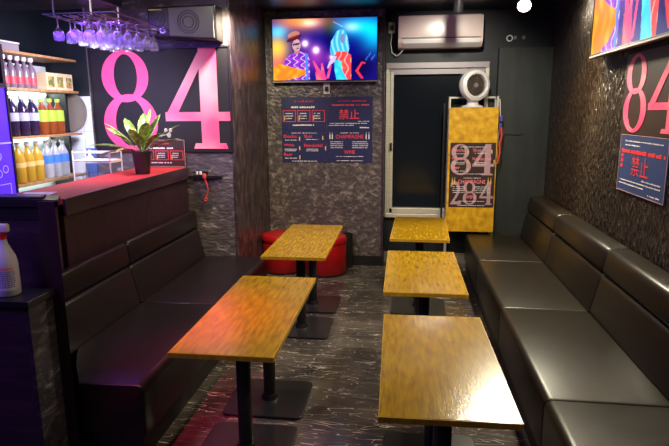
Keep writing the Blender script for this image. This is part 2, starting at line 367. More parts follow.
# ------------------------------------------------------------------ bar counter
cnt = thing('bar_counter', (-2.3, 4.0, 0), 'long dark plum bar counter with red top and panelled front behind left sofa', 'bar counter')
CE = Y84-.008
bm = BM(); add_prism(bm, [(-2.05,3.09),(-2.05,CE),(-2.5,CE),(-2.5,3.09)], 1.235, 1.27); obj('countertop', bm, 'red_top', cnt)
bm = BM(); add_box(bm, -2.05, -2.03, 3.09, CE, 1.165, 1.2705, .002); obj('fascia', bm, 'purple_wood', cnt)
bm = BM(); add_box(bm, -2.12, -2.05, 3.09, CE, .0, 1.165); add_box(bm, -2.47, -2.12, 3.12, CE, 1.0, 1.235)
obj('front_panel', bm, 'post_wood', cnt)
end = thing('bar_end_cabinet', (-2.2, 2.7, 0), 'tall plum end cabinet of bar with post, behind spray bottle', 'bar counter')
bm = BM(); add_prism(bm, [(-1.725,2.452),(-1.80,2.60),(-2.065,2.60),(-2.065,3.06),(-3.2,3.06),(-3.2,2.452)], 0, 1.26); obj('body', bm, 'purple_wood', end)
bm = BM(); add_prism(bm, [(-1.642,2.44),(-1.735,2.60),(-3.2,2.60),(-3.2,2.44)], 1.335, 1.37); add_prism(bm, [(-1.70,2.455),(-1.79,2.60),(-3.2,2.60),(-3.2,2.455)], 1.26, 1.335); obj('top', bm, 'black_trim', end)
bm = BM(); add_prism(bm, [(-1.645,2.42),(-1.735,2.42),(-1.79,2.50),(-1.70,2.50)], 0, 1.365); obj('post', bm, 'post_wood', end)
low = thing('low_bar_cabinet', (-2.2, 2.0, 0), 'low plum cabinet with dark ledge and slate side, under the spray bottle', 'cabinet')
bm = BM(); add_box(bm, -3.0, -1.725, 2.235, 2.418, 0, .905); obj('body', bm, 'purple_wood', low)
bm = BM(); add_box(bm, -1.725, -1.705, 2.235, 2.418, 0, .905); obj('side_panel', bm, 'low_slate', low)
bm = BM(); add_box(bm, -3.0, -1.69, 2.215, 2.419, .905, .937, .003); obj('ledge', bm, 'black_trim', low)

# ------------------------------------------------------------------ bench sofas
def rounded(poly, r, n=5):
    out = []; N_ = len(poly)
    for i in range(N_):
        p = Vector(poly[i]); a = Vector(poly[i-1])-p; b = Vector(poly[(i+1)%N_])-p
        rr = min(r[i] if isinstance(r, (list, tuple)) else r, a.length*.49, b.length*.49)
        if rr < 1e-4: out.append(p); continue
        A = p+a.normalized()*rr; B = p+b.normalized()*rr
        for k in range(n+1):
            t = k/n; out.append(A*(1-t)**2+p*2*t*(1-t)+B*t*t)
    return out
def cushion(bm, poly, r, y0, y1, e=.02, extra=()):
    prof = rounded(poly, r); c = sum(prof, Vector((0,0)))/len(prof)
    st = [(y0, 1.0), (y0+e*.15, .55), (y0+e*.5, .2), (y0+e, 0)]+[(y, 0) for y in extra]+[(y1-e, 0), (y1-e*.5, .2), (y1-e*.15, .55), (y1, 1.0)]
    rows = []
    for (y, k) in st:
        row = []
        for p in prof:
            d = (c-p); q = p+d.normalized()*min(k*e, d.length*.9)
            row.append(bm.verts.new((q.x, y, q.y)))
        rows.append(row)
    n = len(prof)
    for A, B in zip(rows, rows[1:]):
        for k in range(n): bm.faces.new((A[k], A[(k+1)%n], B[(k+1)%n], B[k]))
    bm.faces.new(rows[0][::-1]); bm.faces.new(rows[-1])
def bench(y0, y1, side, label, m, notch=None, group=None, dx=0, back0=None):
    s = 1 if side == 'R' else -1
    xf, xb, xw = (.68, 1.27, 1.53) if side == 'R' else (1.30, 1.90, 2.045)
    mx = lambda pts: [(s*x, z) for x, z in pts]
    t = thing('bench_sofa', (s*(xf+xb)/2, (y0+y1)/2, 0), label, 'sofa', group)
    bm = BM()
    cushion(bm, mx([(xf,.13),(xf,.42),(xb+.0,.415),(xb+.0,.13)]), [.01,.045,.01,.01], y0, y1, .012, (y0+.2, y0+.4, y0+.6) if notch else ())
    if notch:
        for v in bm.verts:
            lim = -(1.625+(v.co.y-y0)*.70)-.02
            if v.co.x < lim: v.co.x = max(v.co.x, min(lim, -1.30))
    obj('seat', bm, m, t, True)
    yb0 = back0 if back0 else y0
    bx0 = s*xf+s*.03
    bm = BM(); add_box(bm, min(s*(xf+.02), s*(xf+.30)), max(s*(xf+.02), s*(xf+.30)), y0+.005, y1-.005, 0, .13); obj('base', bm, 'skirt', t)
    bm = BM(); cushion(bm, mx([(xb+.002,.40),(xb+.065,.69),(xw-.02,.69),(xw-.005,.40)]), [.01,.035,.01,.01], yb0, y1, .02); obj('backrest', bm, m, t, True)
    bm = BM(); cushion(bm, mx([(xb+.06,.695),(xb+.085,.86) if side == 'R' else (xb+.075,.865),(xw-.012,.865),(xw-.012,.695)]), [.03,.045,.03,.01], yb0, y1, .025); obj('headrest', bm, m, t, True)
    return t
grp = None
bench(5.135, 6.27, 'R', 'far section of the right black vinyl bench sofa, by the gold board', 'leather')
bench(3.85, 5.13, 'R', 'second section from the back of right black bench sofa, beside middle table', 'leather')
bench(2.565, 3.845, 'R', 'long right bench sofa section below the blue notice, third from the back', 'leather')
bench(1.28, 2.56, 'R', 'nearest section of right black bench sofa, cut by bottom right corner', 'leather')
bench(3.69, CE-.005, 'L', 'far section of left plum black bench sofa, ending at the slate wall', 'leather_plum')
bench(2.465, 3.685, 'L', 'near section of left plum black bench sofa, next to bar post', 'leather_plum', notch=True, back0=2.61)

# ------------------------------------------------------------------ tables
def table(x, y, wd, ln, rot, label, off=.27):
    t = thing('cafe_table', (0,0,0), label, 'table', 'varnished wooden tables')
    bm = BM(); add_box(bm, -wd/2+.003, wd/2-.003, -ln/2+.003, ln/2-.003, .677, .70, .002); top = obj('tabletop', bm, 'table_wood', t)
    bm = BM()
    add_box(bm, -wd/2, wd/2, -ln/2, -ln/2+.004, .675, .6985); add_box(bm, -wd/2, wd/2, ln/2-.004, ln/2, .675, .6985)
    add_box(bm, -wd/2, -wd/2+.004, -ln/2+.004, ln/2-.004, .675, .6985); add_box(bm, wd/2-.004, wd/2, -ln/2+.004, ln/2-.004, .675, .6985)
    obj('edge_band', bm, 'edge_wood', top)
    for sy in (-1, 1):
        yy = sy*off
        bm = BM(); add_cyl(bm, (0,yy,.012), (0,yy,.665), .038, n=24); p = obj('pedestal', bm, 'black_metal', t, True)
        bm = BM(); add_box(bm, -.19, .19, yy-.12, yy+.12, .664, .677, .003); obj('mounting_plate', bm, 'black_metal', p)
        bm = BM(); add_cyl(bm, (0,yy,.016), (0,yy,.045), .055, .045, n=24); obj('collar', bm, 'black_metal', p, True)
        bm = BM(); q = [(-.245,-.23),(.245,-.23),(.245,.23),(-.245,.23)]
        pr = rounded(q, .05); add_prism(bm, [(a.x, a.y+yy) for a in pr], 0.0005, .016); obj('base_plate', bm, 'plate', t, bevel=.004)
    t.location = (x, y, 0); t.rotation_euler = (0,0,rot)
    return t
table(.164, 2.360, .509, 1.040, .0205, 'nearest table of the right row, with bright lamp glare on its top')
table(.132, 3.775, .509, 1.040, .005, 'middle table of the right row, varnished gold brown wood')
table(.146, 5.225, .509, 1.040, -.029, 'farthest table of the right row, below the window frame')
table(-.819, 2.887, .495, 1.232, .004, 'large near left table with pink sheen on its wooden top')
table(-.836, 4.630, .495, 1.232, 0, 'far left gold wooden table standing in front of red stools', .29)

# ------------------------------------------------------------------ stools
def stool(x, y, label):
    t = thing('drum_stool', (0,0,0), label, 'stool', 'red vinyl stools')
    bm = BM(); add_lathe(bm, [(0,.02),(.225,.02),(.232,.03),(.235,.34),(.232,.35)], n=40); obj('body', bm, 'red_vinyl', t, True)
    bm = BM(); add_lathe(bm, [(.230,.348),(.240,.36),(.240,.40),(.225,.425),(.19,.435),(0,.438)], n=40); obj('seat', bm, 'red_vinyl', t, True)
    bm = BM(); add_lathe(bm, [(0,0),(.215,0),(.215,.02),(0,.02)], n=32); obj('base', bm, 'black_trim', t)
    t.location = (x, y, 0); return t
stool(-1.36, 6.04, 'left red vinyl drum stool in the corner behind far left table')
stool(-.87, 5.99, 'right red vinyl drum stool behind far left table, near baseboard')
bm = BM(); add_lathe(bm, [(0,0),(.06,0),(.068,.40),(.062,.40),(.055,.02),(0,.02)], n=28)
o = obj('waste_bin', bm, 'black_metal', None, True); o.location = (-.655, 6.24, 0); tag(o, 'small black round bin against back wall beside right red stool', 'bin')

# ------------------------------------------------------------------ televisions
def show(u, v):      # picture on the screens: two figures on a concert stage; u right, v up, both 0..1
    def bl(cx, cy, sx, sy, a=1): return a*math.exp(-((u-cx)/sx)**2-((v-cy)/sy)**2)
    def inpoly(P):
        c = False; j = len(P)-1
        for i in range(len(P)):
            if (P[i][1] > v) != (P[j][1] > v) and u < (P[j][0]-P[i][0])*(v-P[i][1])/(P[j][1]-P[i][1])+P[i][0]: c = not c
            j = i
        return c
    r, g, b = .02, .015, .36
    def add(c, k):
        nonlocal r, g, b; r += c[0]*k; g += c[1]*k; b += c[2]*k
    def ell(cx, cy, rx, ry, rot=0):
        x, y = u-cx, (v-cy)*.5625; c_, s_ = math.cos(rot), math.sin(rot); X, Y = x*c_+y*s_, -x*s_+y*c_
        return (X/rx)**2+(Y/ry)**2 < 1
    def n2(a, b_): return .5+.5*math.sin(a*u*6.3+1.7*math.sin(b_*v*6.3)+3*v)
    t_ = n2(5, 3)*n2(9, 5)
    # stage light: fire coloured glow left, cyan beam right
    add((1.0,.42,-.22), bl(.28,.98,.24,.16)); add((.5,.5,.5), bl(.36,.93,.08,.06)); add((0,.62,.75), bl(.05,.80,.09,.10))
    add((1.0,.70,-.18), bl(.04,.54,.11,.18)); add((.9,.25,-.1), bl(.02,.20,.13,.22))
    add((0,.65,.65), bl(.82,.86,.20,.15)); add((.45,.25,.05), bl(.76,.85,.07,.07)); add((0,.55,.5), bl(.98,.70,.12,.22))
    add((-.02,-.02,-.28), bl(.55,.85,.06,.25)); add((0,-.02,-.22), bl(.86,.20,.13,.20)); add((.35,.05,.15), bl(.42,.32,.12,.16))
    for cx, cy, sz in ((.42,.49,.026),(.315,.60,.024),(.575,.37,.018)): add((1,.95,.8), 1.3*bl(cx, cy, sz, sz*1.8)); add((.35,.15,.2), bl(cx, cy, sz*2.6, sz*4.5))
    if abs(v-.93+.9*(u-.60)) < .006 and .58 < u < .68: add((.3,.3,.4), 1)
    for k in range(7):
        if ell(.90+.013*k, .33+.03*((k*5)%4), .006, .012): add((.1,.3,.5), .7)
    # crowd hands between the two
    for P in ([(.385,.31),(.40,.32),(.44,.20),(.47,.14),(.455,.05),(.43,.10)],[(.47,.27),(.485,.27),(.50,.14),(.52,.0),(.48,.0),(.465,.14)],[(.555,.24),(.57,.24),(.555,.12),(.54,.02),(.515,.02),(.53,.12)],[(.41,.13),(.45,.15),(.50,.06),(.50,.0),(.42,.0)]):
        if inpoly(P): r, g, b = .92, .14+.2*t_, .38
    # left figure: jacket, sleeve, neck, face, hat
    if inpoly([(.08,.0),(.09,.24),(.13,.36),(.18,.43),(.22,.46),(.29,.47),(.34,.43),(.355,.34),(.36,0)]):
        r, g, b = .34+.25*t_, .05+.10*t_, .62+.25*t_
        if .31 < u < .345: r, g, b = .18, .35, .85
        if n2(14, 9) > .93: r, g, b = .75, .65, .85
    if inpoly([(.0,.0),(.0,.22),(.05,.28),(.12,.25),(.22,.20),(.31,.17),(.32,.10),(.24,.04),(.12,.0)]): r, g, b = .98, .36+.22*t_, .06
    if ell(.235, .49, .030, .035): r, g, b = .60, .30, .35
    if ell(.232, .575, .040, .055): r, g, b = .82-.25*t_, .48, .50; 
    if inpoly([(.20,.60),(.265,.62),(.265,.585),(.20,.57)]): r, g, b = .15, .08, .20
    if ell(.243, .525, .012, .006): r, g, b = .35, .05, .10
    if ell(.205, .745, .058, .030, .30): r, g, b = .66, .33+.1*t_, .28
    if ell(.210, .685, .080, .017, .35): r, g, b = .20, .04, .08
    if ell(.206, .712, .056, .008, .32): r, g, b = .40, .10, .10
    # right figure: hair, face, vest, arm, trousers
    if inpoly([(.555,.50),(.565,.62),(.59,.70),(.62,.79),(.66,.82),(.70,.79),(.725,.68),(.74,.52),(.73,.45),(.69,.44),(.61,.42),(.57,.38),(.56,.44)]):
        k = n2(22, 2); r, g, b = .12+.3*k*k, .52+.3*k, .80+.15*k
    if ell(.675, .67, .022, .042): r, g, b = .35, .38, .62
    if inpoly([(.60,.45),(.65,.47),(.72,.45),(.755,.40),(.76,0),(.715,.0),(.67,.16),(.645,.30),(.61,.36)]):
        r, g, b = .85, .14+.15*t_, .18
        if n2(17, 4) > .9: r, g, b = .95, .55, .45
    if inpoly([(.585,.40),(.62,.38),(.60,.30),(.555,.24),(.535,.18),(.525,.20),(.545,.29)]): r, g, b = .75, .62, .85
    if inpoly([(.595,.30),(.62,.33),(.66,.30),(.67,.16),(.72,0),(.615,0),(.60,.14)]): r, g, b = .10+.1*t_, .68+.2*t_, .98
    # red lines far right
    if inpoly([(.795,.14),(.855,.29),(.895,.28),(.89,.255),(.865,.26),(.825,.145),(.875,.02),(.855,.01)]): r, g, b = .80, .10, .16
    return tuple(min(1.0, max(q, 0))**1.5 for q in (r, g, b))
def screen_mat():
    m = mat('lit_screen', (.004,.004,.005), .55); N, L, b = nodes(m)
    a = N.new('ShaderNodeAttribute'); a.attribute_name = 'picture'; L.new(a.outputs['Color'], b.inputs['Emission Color'])
    b.inputs['Emission Strength'].default_value = .60; b.inputs['Specular IOR Level'].default_value = .12
    return m
M['screen'] = screen_mat()
def television(name, loc, fr, W, H, label, depth=.06, nx=200, ny=112, frame='black_trim', vs_=1.0):
    t = thing(name, loc, label, 'television')
    bm = BM(); rect(bm, fr, -.012, W+.012, -.02, H+.012, -depth, -.004); obj('case', bm, 'black_trim', t, bevel=.004)
    me = bpy.data.meshes.new('screen'); vs, fs, cols = [], [], []
    for j in range(ny+1):
        for i in range(nx+1):
            vs.append(fr.at(W*i/nx, H*j/ny, 0)); cols.append(show(i/nx, j/ny*vs_))
    for j in range(ny):
        for i in range(nx):
            k = j*(nx+1)+i; fs.append((k, k+1, k+nx+2, k+nx+1))
    me.from_pydata(vs, [], fs); at = me.color_attributes.new('picture', 'FLOAT_COLOR', 'POINT')
    for k, c in enumerate(cols): at.data[k].color = (*c, 1)
    me.materials.append(M['screen']); so = bpy.data.objects.new('screen', me); COL.objects.link(so)
    so.parent = t; so.matrix_parent_inverse = Matrix.Translation(-Vector(loc))
    bm = BM(); outline(bm, fr, -.012, W+.012, -.012, H+.012, .012, -.005, .006); obj('bezel', bm, frame, t, bevel=.002)
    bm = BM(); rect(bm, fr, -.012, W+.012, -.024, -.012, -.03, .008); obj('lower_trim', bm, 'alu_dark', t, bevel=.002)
    return t
frB = Frame((-1.475, YB-.085, 2.12), (1,0,0), (0,0,1))
tv = television('television', (-.9, YB-.03, 2.1), frB, 1.145, .645, 'large television on back wall showing two performers on a stage')
bm = BM(); add_box(bm, -1.25, -.55, YB-.028, YB-.001, 2.25, 2.6); obj('wall_bracket', bm, 'black_metal', tv)
frR = Frame((XR-.11, 4.78, 2.20), (0,-1,0), (0,0,1))
tv = television('television', (XR-.05, 4.1, 2.2), frR, 1.55, .87, 'television on the right wall above the pink 84 poster, cut by frame', vs_=.56)
bm = BM(); add_box(bm, XR-.048, XR-.001, 3.7, 4.4, 2.3, 2.7); obj('wall_bracket', bm, 'black_metal', tv)

# ------------------------------------------------------------------ 84 banner on the bar wall
fr = Frame((-2.92, Y84-.012, 1.425), (1,0,0), (0,0,1)); BW, BH = 1.325, .925
t = thing('banner', (-2.26, Y84-.01, 1.425), 'large black framed banner with pink numerals 84 on slate wall', 'banner')
bm = BM(); rect(bm, fr, 0, BW, 0, BH, -.010, 0); obj('panel', bm, 'banner_bg', t)
bm = BM(); eight(bm, fr, .09, .0, .53, .915, .0005, .0025); obj('numeral_eight', bm, 'pink', t)
bm = BM(); four(bm, fr, .70, .02, .62, .905, .0005, .0025); obj('numeral_four', bm, 'pink_light', t)
bm = BM(); outline(bm, fr, -.015, BW+.012, -.012, BH+.012, .014, -.008, .008); obj('frame', bm, 'black_trim', t)

# price card standing in front of the banner, right of the plant
def price_boxes(fr, W, H, t, s=1, z=0):
    bm = BM()
    for k in range(3):
        u0 = W*(.04+.32*k); outline(bm, fr, u0, u0+W*.28, H*.25, H*.60, .0045*s, .0003, .002)
    text_bm(bm, fr, 'ホール貸 (¥3,000)', W*.5, H*.82, H*.085, .0022, wmax=W*.7); obj('red_print', bm, 'ink_red', t)
    bm = BM(); dashes(bm, fr, W*.22, W*.78, H*.665, H*.06, .0016, 3+z)
    for k in range(3):
        for j in range(3): dashes(bm, fr, W*(.09+.32*k), W*(.26+.30*k), H*(.34+.075*j), H*.028, .0016, k*5+j+z)
    dashes(bm, fr, W*.25, W*.72, H*.13, H*.045, .0016, 9+z)
    obj('white_print', bm, 'ink_white', t)
    bm = BM()
    for k in range(3): rect(bm, fr, W*(.065+.32*k), W*(.085+.32*k), H*.29, H*.44, .0003, .0018)
    obj('bottle_print', bm, 'ink_gold', t)
fr = Frame((-2.50, Y84-.024, 1.276), (1,0,0), (0,0,1)); PW, PH = .45, .25
t = thing('price_card', (-2.3, Y84-.02, 1.276), 'dark price card with three red boxes, right of potted plant', 'card')
bm = BM(); rect(bm, fr, 0, PW, 0, PH, -.004, 0); obj('panel', bm, 'poster_brown', t)
price_boxes(fr, PW, PH, t, 1)
bm = BM(); outline(bm, fr, 0, PW, 0, PH, .004, .0003, .003); obj('border', bm, 'ink_grey', t)

# ------------------------------------------------------------------ four menu posters on the back wall
MW, MH = .521, .368; X0, Z0 = -1.415, 1.205
def poster(name, x, z, label, W=MW, H=MH, m='poster_navy'):
    t = thing(name, (x+W/2, YB-.004, z), label, 'poster', 'navy menu posters on the back wall')
    fr = Frame((x, YB-.006, z), (1,0,0), (0,0,1))
    bm = BM(); rect(bm, fr, .002, W-.002, .002, H-.002, -.004, 0); obj('sheet', bm, m, t)
    return t, fr
t, fr = poster('menu_poster', X0, Z0+MH, 'upper left navy poster with three red outlined boxes')
price_boxes(fr, MW, MH, t, 1.2, 40)
t, fr = poster('menu_poster', X0+MW, Z0+MH, 'upper right navy poster with large red prohibition characters')
def kinshi(fr, W, H, t, z=0, big='ink_red'):
    bm = BM(); text_bm(bm, fr, '禁止', W*.49, H*.32, H*.30, .002, wmax=W*.5)
    dashes(bm, fr, W*.12, W*.92, H*.73, H*.045, .0018, 21+z); dashes(bm, fr, W*.25, W*.86, H*.86, H*.02, .0018, 22+z)
    obj('red_print', bm, big, t)
    bm = BM(); dashes(bm, fr, W*.05, W*.9, H*.19, H*.022, .0018, 23+z); dashes(bm, fr, W*.05, W*.6, H*.13, H*.022, .0018, 24+z)
    dashes(bm, fr, W*.7, W*.92, H*.05, H*.04, .0018, 25+z); dashes(bm, fr, W*.68, W*.92, H*.25, H*.02, .0018, 26+z)
    obj('white_print', bm, 'ink_white', t)
kinshi(fr, MW, MH, t)
def shochu(fr, W, H, t, z=0, m='ink_red'):
    bm = BM()
    for s_, u, v in (('Shochu', .04, .76), ('Shot', .50, .76), ('Whisky', .04, .48), ('Non-alcohol', .50, .48), ('Beer', .04, .20)):
        text_bm(bm, fr, s_, W*u, H*v, H*.10, .0022, 'LEFT', wmax=W*.40)
    obj('drink_names', bm, m, t)
    bm = BM()
    for u, v in ((.06,.68),(.54,.70),(.06,.40),(.06,.35),(.54,.40),(.54,.35),(.06,.12)): dashes(bm, fr, W*u, W*(u+.27), H*v, H*.022, .0018, int(u*90+v*70)+z)
    dashes(bm, fr, W*.22, W*.78, H*.90, H*.02, .0018, 31+z); dashes(bm, fr, W*.22, W*.78, H*.03, H*.02, .0018, 32+z); obj('white_print', bm, 'ink_white', t)
    bm = BM()
    for u, v in ((.385,.67),(.90,.70),(.385,.38),(.96,.38),(.385,.10)): rect(bm, fr, W*u, W*(u+.022), H*v, H*(v+.12), .0003, .0018)
    obj('bottle_print', bm, 'ink_gold', t)
t, fr = poster('menu_poster', X0, Z0, 'lower left navy menu poster listing Shochu, Whisky and Beer')
shochu(fr, MW, MH, t)
def champ(fr, W, H, t, z=0, m='ink_red'):
    bm = BM(); text_bm(bm, fr, 'CHAMPAGNE', W*.5, H*.74, H*.115, .0022, wmax=W*.60); text_bm(bm, fr, 'WINE', W*.5, H*.27, H*.11, .0022, wmax=W*.24)
    obj('drink_names', bm, m, t)
    bm = BM(); dashes(bm, fr, W*.3, W*.7, H*.90, H*.02, .0018, 50+z)
    for v in (.63,.57,.51,.45): dashes(bm, fr, W*.08, W*.36, H*v, H*.02, .0018, int(v*100)+z); dashes(bm, fr, W*.56, W*.90, H*v, H*.02, .0018, int(v*130)+z)
    for v in (.18,.05): dashes(bm, fr, W*.2, W*.8, H*v, H*.02, .0018, int(v*170)+z)
    obj('white_print', bm, 'ink_white', t)
    bm = BM()
    for u in (.06,.11,.85,.91): rect(bm, fr, W*u, W*(u+.02), H*.72, H*.86, .0003, .0018); rect(bm, fr, W*(u+.006), W*(u+.014), H*.86, H*.93, .0003, .0018)
    obj('bottle_print', bm, 'ink_gold' if m != 'ink_red' else 'ink_white', t)
t, fr = poster('menu_poster', X0+MW, Z0, 'lower right navy menu poster reading CHAMPAGNE and WINE')
champ(fr, MW, MH, t)

# sockets and their plugs
def socket(x, y, z, label, cord=None):
    t = thing('wall_socket', (x, y, z), label, 'socket')
    bm = BM(); add_box(bm, x-.036, x+.036, y-.012, y-.001, z-.06, z+.06, .004); obj('plate', bm, 'white', t)
    bm = BM(); add_box(bm, x-.018, x+.018, y-.045, y-.012, z-.03, z+.02, .004); obj('plug', bm, 'black_trim' if cord is None else 'grey_plastic', t)
    return t
socket(-.89, YB, 2.03, 'white wall socket with black plug, just below the back television')
socket(-.18, YW, 2.69, 'white wall socket between back television and air conditioner')

# ------------------------------------------------------------------ right wall posters
fr = Frame((XR-.008, 4.29, 1.615), (0,-1,0), (0,0,1)); W, H = 1.02, .54
t = thing('wall_poster', (XR-.005, 3.8, 1.615), 'dark poster with pink numerals 84 on right wall, under television', 'poster')
bm = BM(); rect(bm, fr, 0, W, 0, H, -.006, 0); obj('sheet', bm, 'poster_brown', t)
bm = BM(); eight(bm, fr, .02, .01, .38, .52, .0005, .0025); obj('numeral_eight', bm, 'pink_light', t)
bm = BM(); four(bm, fr, .43, .02, .50, .50, .0005, .0025); obj('numeral_four', bm, 'pink_light', t)
fr = Frame((XR-.008, 4.27, 1.215), (0,-1,0), (0,0,1)); W, H = .76, .395
t = thing('notice', (XR-.005, 3.9, 1.215), 'slate blue notice with red prohibition characters on the right wall', 'notice')
bm = BM(); rect(bm, fr, 0, W, 0, H, -.006, 0); obj('sheet', bm, 'poster_blue', t)
bm = BM(); text_bm(bm, fr, '禁止', W*.49, H*.31, H*.34, .002, wmax=W*.6); dashes(bm, fr, W*.10, W*.96, H*.68, H*.07, .0018, 77)
for k in range(4): rect(bm, fr, W*.05, W*.10, H*(.42+.09*k), H*(.48+.09*k), .0003, .0018)
obj('red_print', bm, 'ink_red', t)
bm = BM()
for a, b, v in ((.12,.9,.88),(.12,.45,.81),(.55,.92,.25),(.05,.92,.19),(.05,.6,.13),(.7,.92,.05)): dashes(bm, fr, W*a, W*b, H*v, H*.022, .0018, int(v*300))
obj('white_print', bm, 'ink_white', t)
bm = BM(); outline(bm, fr, 0, W, 0, H, .005, .0003, .002); obj('border', bm, 'ink_grey', t)

# ------------------------------------------------------------------ air conditioner
ac = thing('air_conditioner', (.34, 6.45, 2.44), 'cream white split air conditioner on the wall above the window', 'air conditioner')
AX0, AX1 = -.105, .785
def yz_prism(bm, prof, x0, x1):
    a = [bm.verts.new((x0, p.x, p.y)) for p in prof]; b = [bm.verts.new((x1, p.x, p.y)) for p in prof]
    bm.faces.new(a[::-1]); bm.faces.new(b); n = len(prof)
    for k in range(n): bm.faces.new((a[k], a[(k+1)%n], b[(k+1)%n], b[k]))
yf = 6.30
bm = BM(); yz_prism(bm, rounded([(YW-.002,2.45),(yf+.07,2.45),(yf,2.50),(yf,2.77),(YW-.002,2.79)], [.005,.02,.02,.03,.005]), AX0, AX1); obj('body', bm, 'ac_white', ac, True)
bm = BM(); yz_prism(bm, rounded([(yf,2.545),(yf-.012,2.55),(yf-.012,2.765),(yf,2.775)], .004), AX0+.005, AX1-.02); obj('front_panel', bm, 'ac_white', ac, True)
bm = BM(); yz_prism(bm, rounded([(yf+.075,2.447),(yf-.006,2.49),(yf-.010,2.535),(yf,2.535),(yf+.01,2.495),(yf+.08,2.455)], .003), AX0+.05, AX1-.03); obj('louvre', bm, 'white', ac, True)
bm = BM(); add_box(bm, AX0+.04, AX1-.02, yf-.002, yf+.01, 2.536, 2.544); obj('vent_gap', bm, 'black_trim', ac)
bm = BM(); pts = [(AX0+.06, 6.45, 2.448), (AX0+.02, 6.46, 2.40), (-.12, 6.5, 2.38), (-.175, 6.53, 2.42), (-.19, 6.535, 2.52), (-.18, 6.53, 2.60), (-.18, 6.53, 2.64)]
add_tube(bm, pts, .006); obj('power_cord', bm, 'white', ac, True)

# ------------------------------------------------------------------ track rail, spot lamps
rail = thing('lighting_rail', (.9, 4.6, 2.95), 'slim black lighting rail on ceiling with spot lamp near right wall', 'rail')
bm = BM(); add_box(bm, .97, 1.03, 4.1, 5.6, 3.17, 3.198); obj('track', bm, 'black_metal', rail)
def spot_lamp(name, x, y, z, d, label, lit=True, top=3.198, r=.05, ln=.13, m='black_metal'):
    t = thing(name, (x, y, z), label, 'lamp'); d = Vector(d).normalized(); P = Vector((x, y, z))
    bm = BM(); q = d.to_track_quat('Z', 'Y').to_matrix()
    add_lathe(bm, [(0,-ln),(r*.8,-ln),(r*.95,-ln*.7),(r,0),(r*.86,0),(r*.82,-.02),(0,-.02)], P, 24, q); obj('housing', bm, m, t, True)
    bm = BM(); add_lathe(bm, [(0,-.019),(r*.8,-.019),(r*.8,-.015),(0,-.015)], P, 24, q); obj('lens', bm, 'lamp_face' if lit else 'glass', t)
    bm = BM(); add_cyl(bm, P-d*ln*.6, (x-d.x*ln*.6, y-d.y*ln*.6, top), .008); obj('stem', bm, m, t)
    return t
spot_lamp('spot_lamp', 1.0, 5.30, 2.67, (-.15,-1,-.75), 'lit spot lamp glowing bright beside the air conditioner', True, 3.17, .065)
spot_lamp('spot_lamp', .45, 5.45, 2.66, (0,.25,-1), 'dark unlit cylinder spot lamp hanging in front of air conditioner', False, 2.858, .045, .16)
spot_lamp('spot_lamp', 1.34, 5.24, 2.79, (.4,.1,-1), 'lit spot lamp at ceiling washing right wall by the television', True, 3.198)
spot_lamp('spot_lamp', -1.50, 4.62, 2.75, (-.3,.5,-.7), 'small lit lamp near speaker shining on the slate wall corner', True, 3.198, .035, .08)

# alarm bell and sensor on the wall above the pillar
t = thing('wall_sensor', (1.04, YW, 2.62), 'small round white sensor on dark wall right of air conditioner', 'sensor')
fs = Frame((1.10, YW-.002, 2.55), (1,0,0), (0,0,1))
bm = BM(); ring(bm, fs, (0,0), (.035,.035), (.024,.024), None, 0, .02, 24); obj('rim', bm, 'white', t)
bm = BM(); add_cyl(bm, (1.10,YW-.002,2.55), (1.10,YW-.016,2.55), .022); obj('face', bm, 'black_metal', t)
box_obj('switch_plate', (1.145,1.175,YW-.012,YW-.002,2.54,2.575), 'grey_plastic', t)
t = tag(box_obj('wall_switch', (1.235,1.265,YW-.012,YW-.002,2.54,2.575), 'grey_plastic'), 'tiny grey switch to the right of round wall sensor', 'switch')

# ------------------------------------------------------------------ gold board stand and fan
st = thing('display_stand', (.72, 6.25, 0), 'steel stand carrying gold wooden board in front of the window', 'stand')
bm = BM(); add_box(bm, .462, .985, 6.285, 6.305, .44, 1.81, .002)
ob = obj('board', bm, 'board_wood', st)
bm = BM()
for x in (.468, .975):
    add_box(bm, x-.009, x+.009, 6.318, 6.336, 0, 1.93); add_box(bm, x-.009, x+.009, 6.472, 6.49, 0, 1.93)
add_box(bm, .477, .966, 6.472, 6.49, 1.912, 1.93)
for x in (.468, .975):
    for z in (1.912, .30): add_box(bm, x-.009, x+.009, 6.336, 6.472, z, z+.018)
add_box(bm, .477, .966, 6.306, 6.471, 1.795, 1.811)
obj('frame', bm, 'alu', st)
fr = Frame((.485, 6.283, .72), (1,0,0), (0,0,1)); W, H = .49, .715
t = thing('menu_poster', (.73, 6.284, .72), 'tall dark poster with 84, CHAMPAGNE and WINE on the gold board', 'poster')
bm = BM(); rect(bm, fr, 0, W, 0, H, -.0015, 0); obj('sheet', bm, 'poster_brown', t)
bm = BM(); eight(bm, fr, .01, .36, .22, .34, .0003, .0008); four(bm, fr, .245, .36, .235, .34, .0003, .0008)
eight(bm, fr, .155, .03, .15, .26, .0003, .0008); four(bm, fr, .335, .03, .145, .26, .0003, .0008)
text_bm(bm, fr, '2', .075, .03, .26, .0008, wmax=.12); obj('numerals', bm, 'ink_grey', t)
fr2 = Frame(fr.at(0, .36, .001), (1,0,0), (0,0,1)); shochu(fr2, W, .34, t, 100, 'ink_pink')
fr3 = Frame(fr.at(0, .0, .001), (1,0,0), (0,0,1)); champ(fr3, W, .36, t, 120, 'ink_pink')
fan = thing('circulator_fan', (.715, 6.3, 1.81), 'white round circulator fan standing on top of the gold board', 'fan')
bm = BM(); add_lathe(bm, [(0,0),(.115,0),(.115,.012),(.10,.02),(.065,.03),(.06,.09),(0,.09)], (.715,6.385,1.8125), 28); obj('base', bm, 'white', fan, True)
dd = Vector((.42,-1,.02)).normalized(); q = dd.to_track_quat('Z', 'Y').to_matrix(); c = Vector((.722,6.33,2.045))
FS = 1.22
R_ = .135
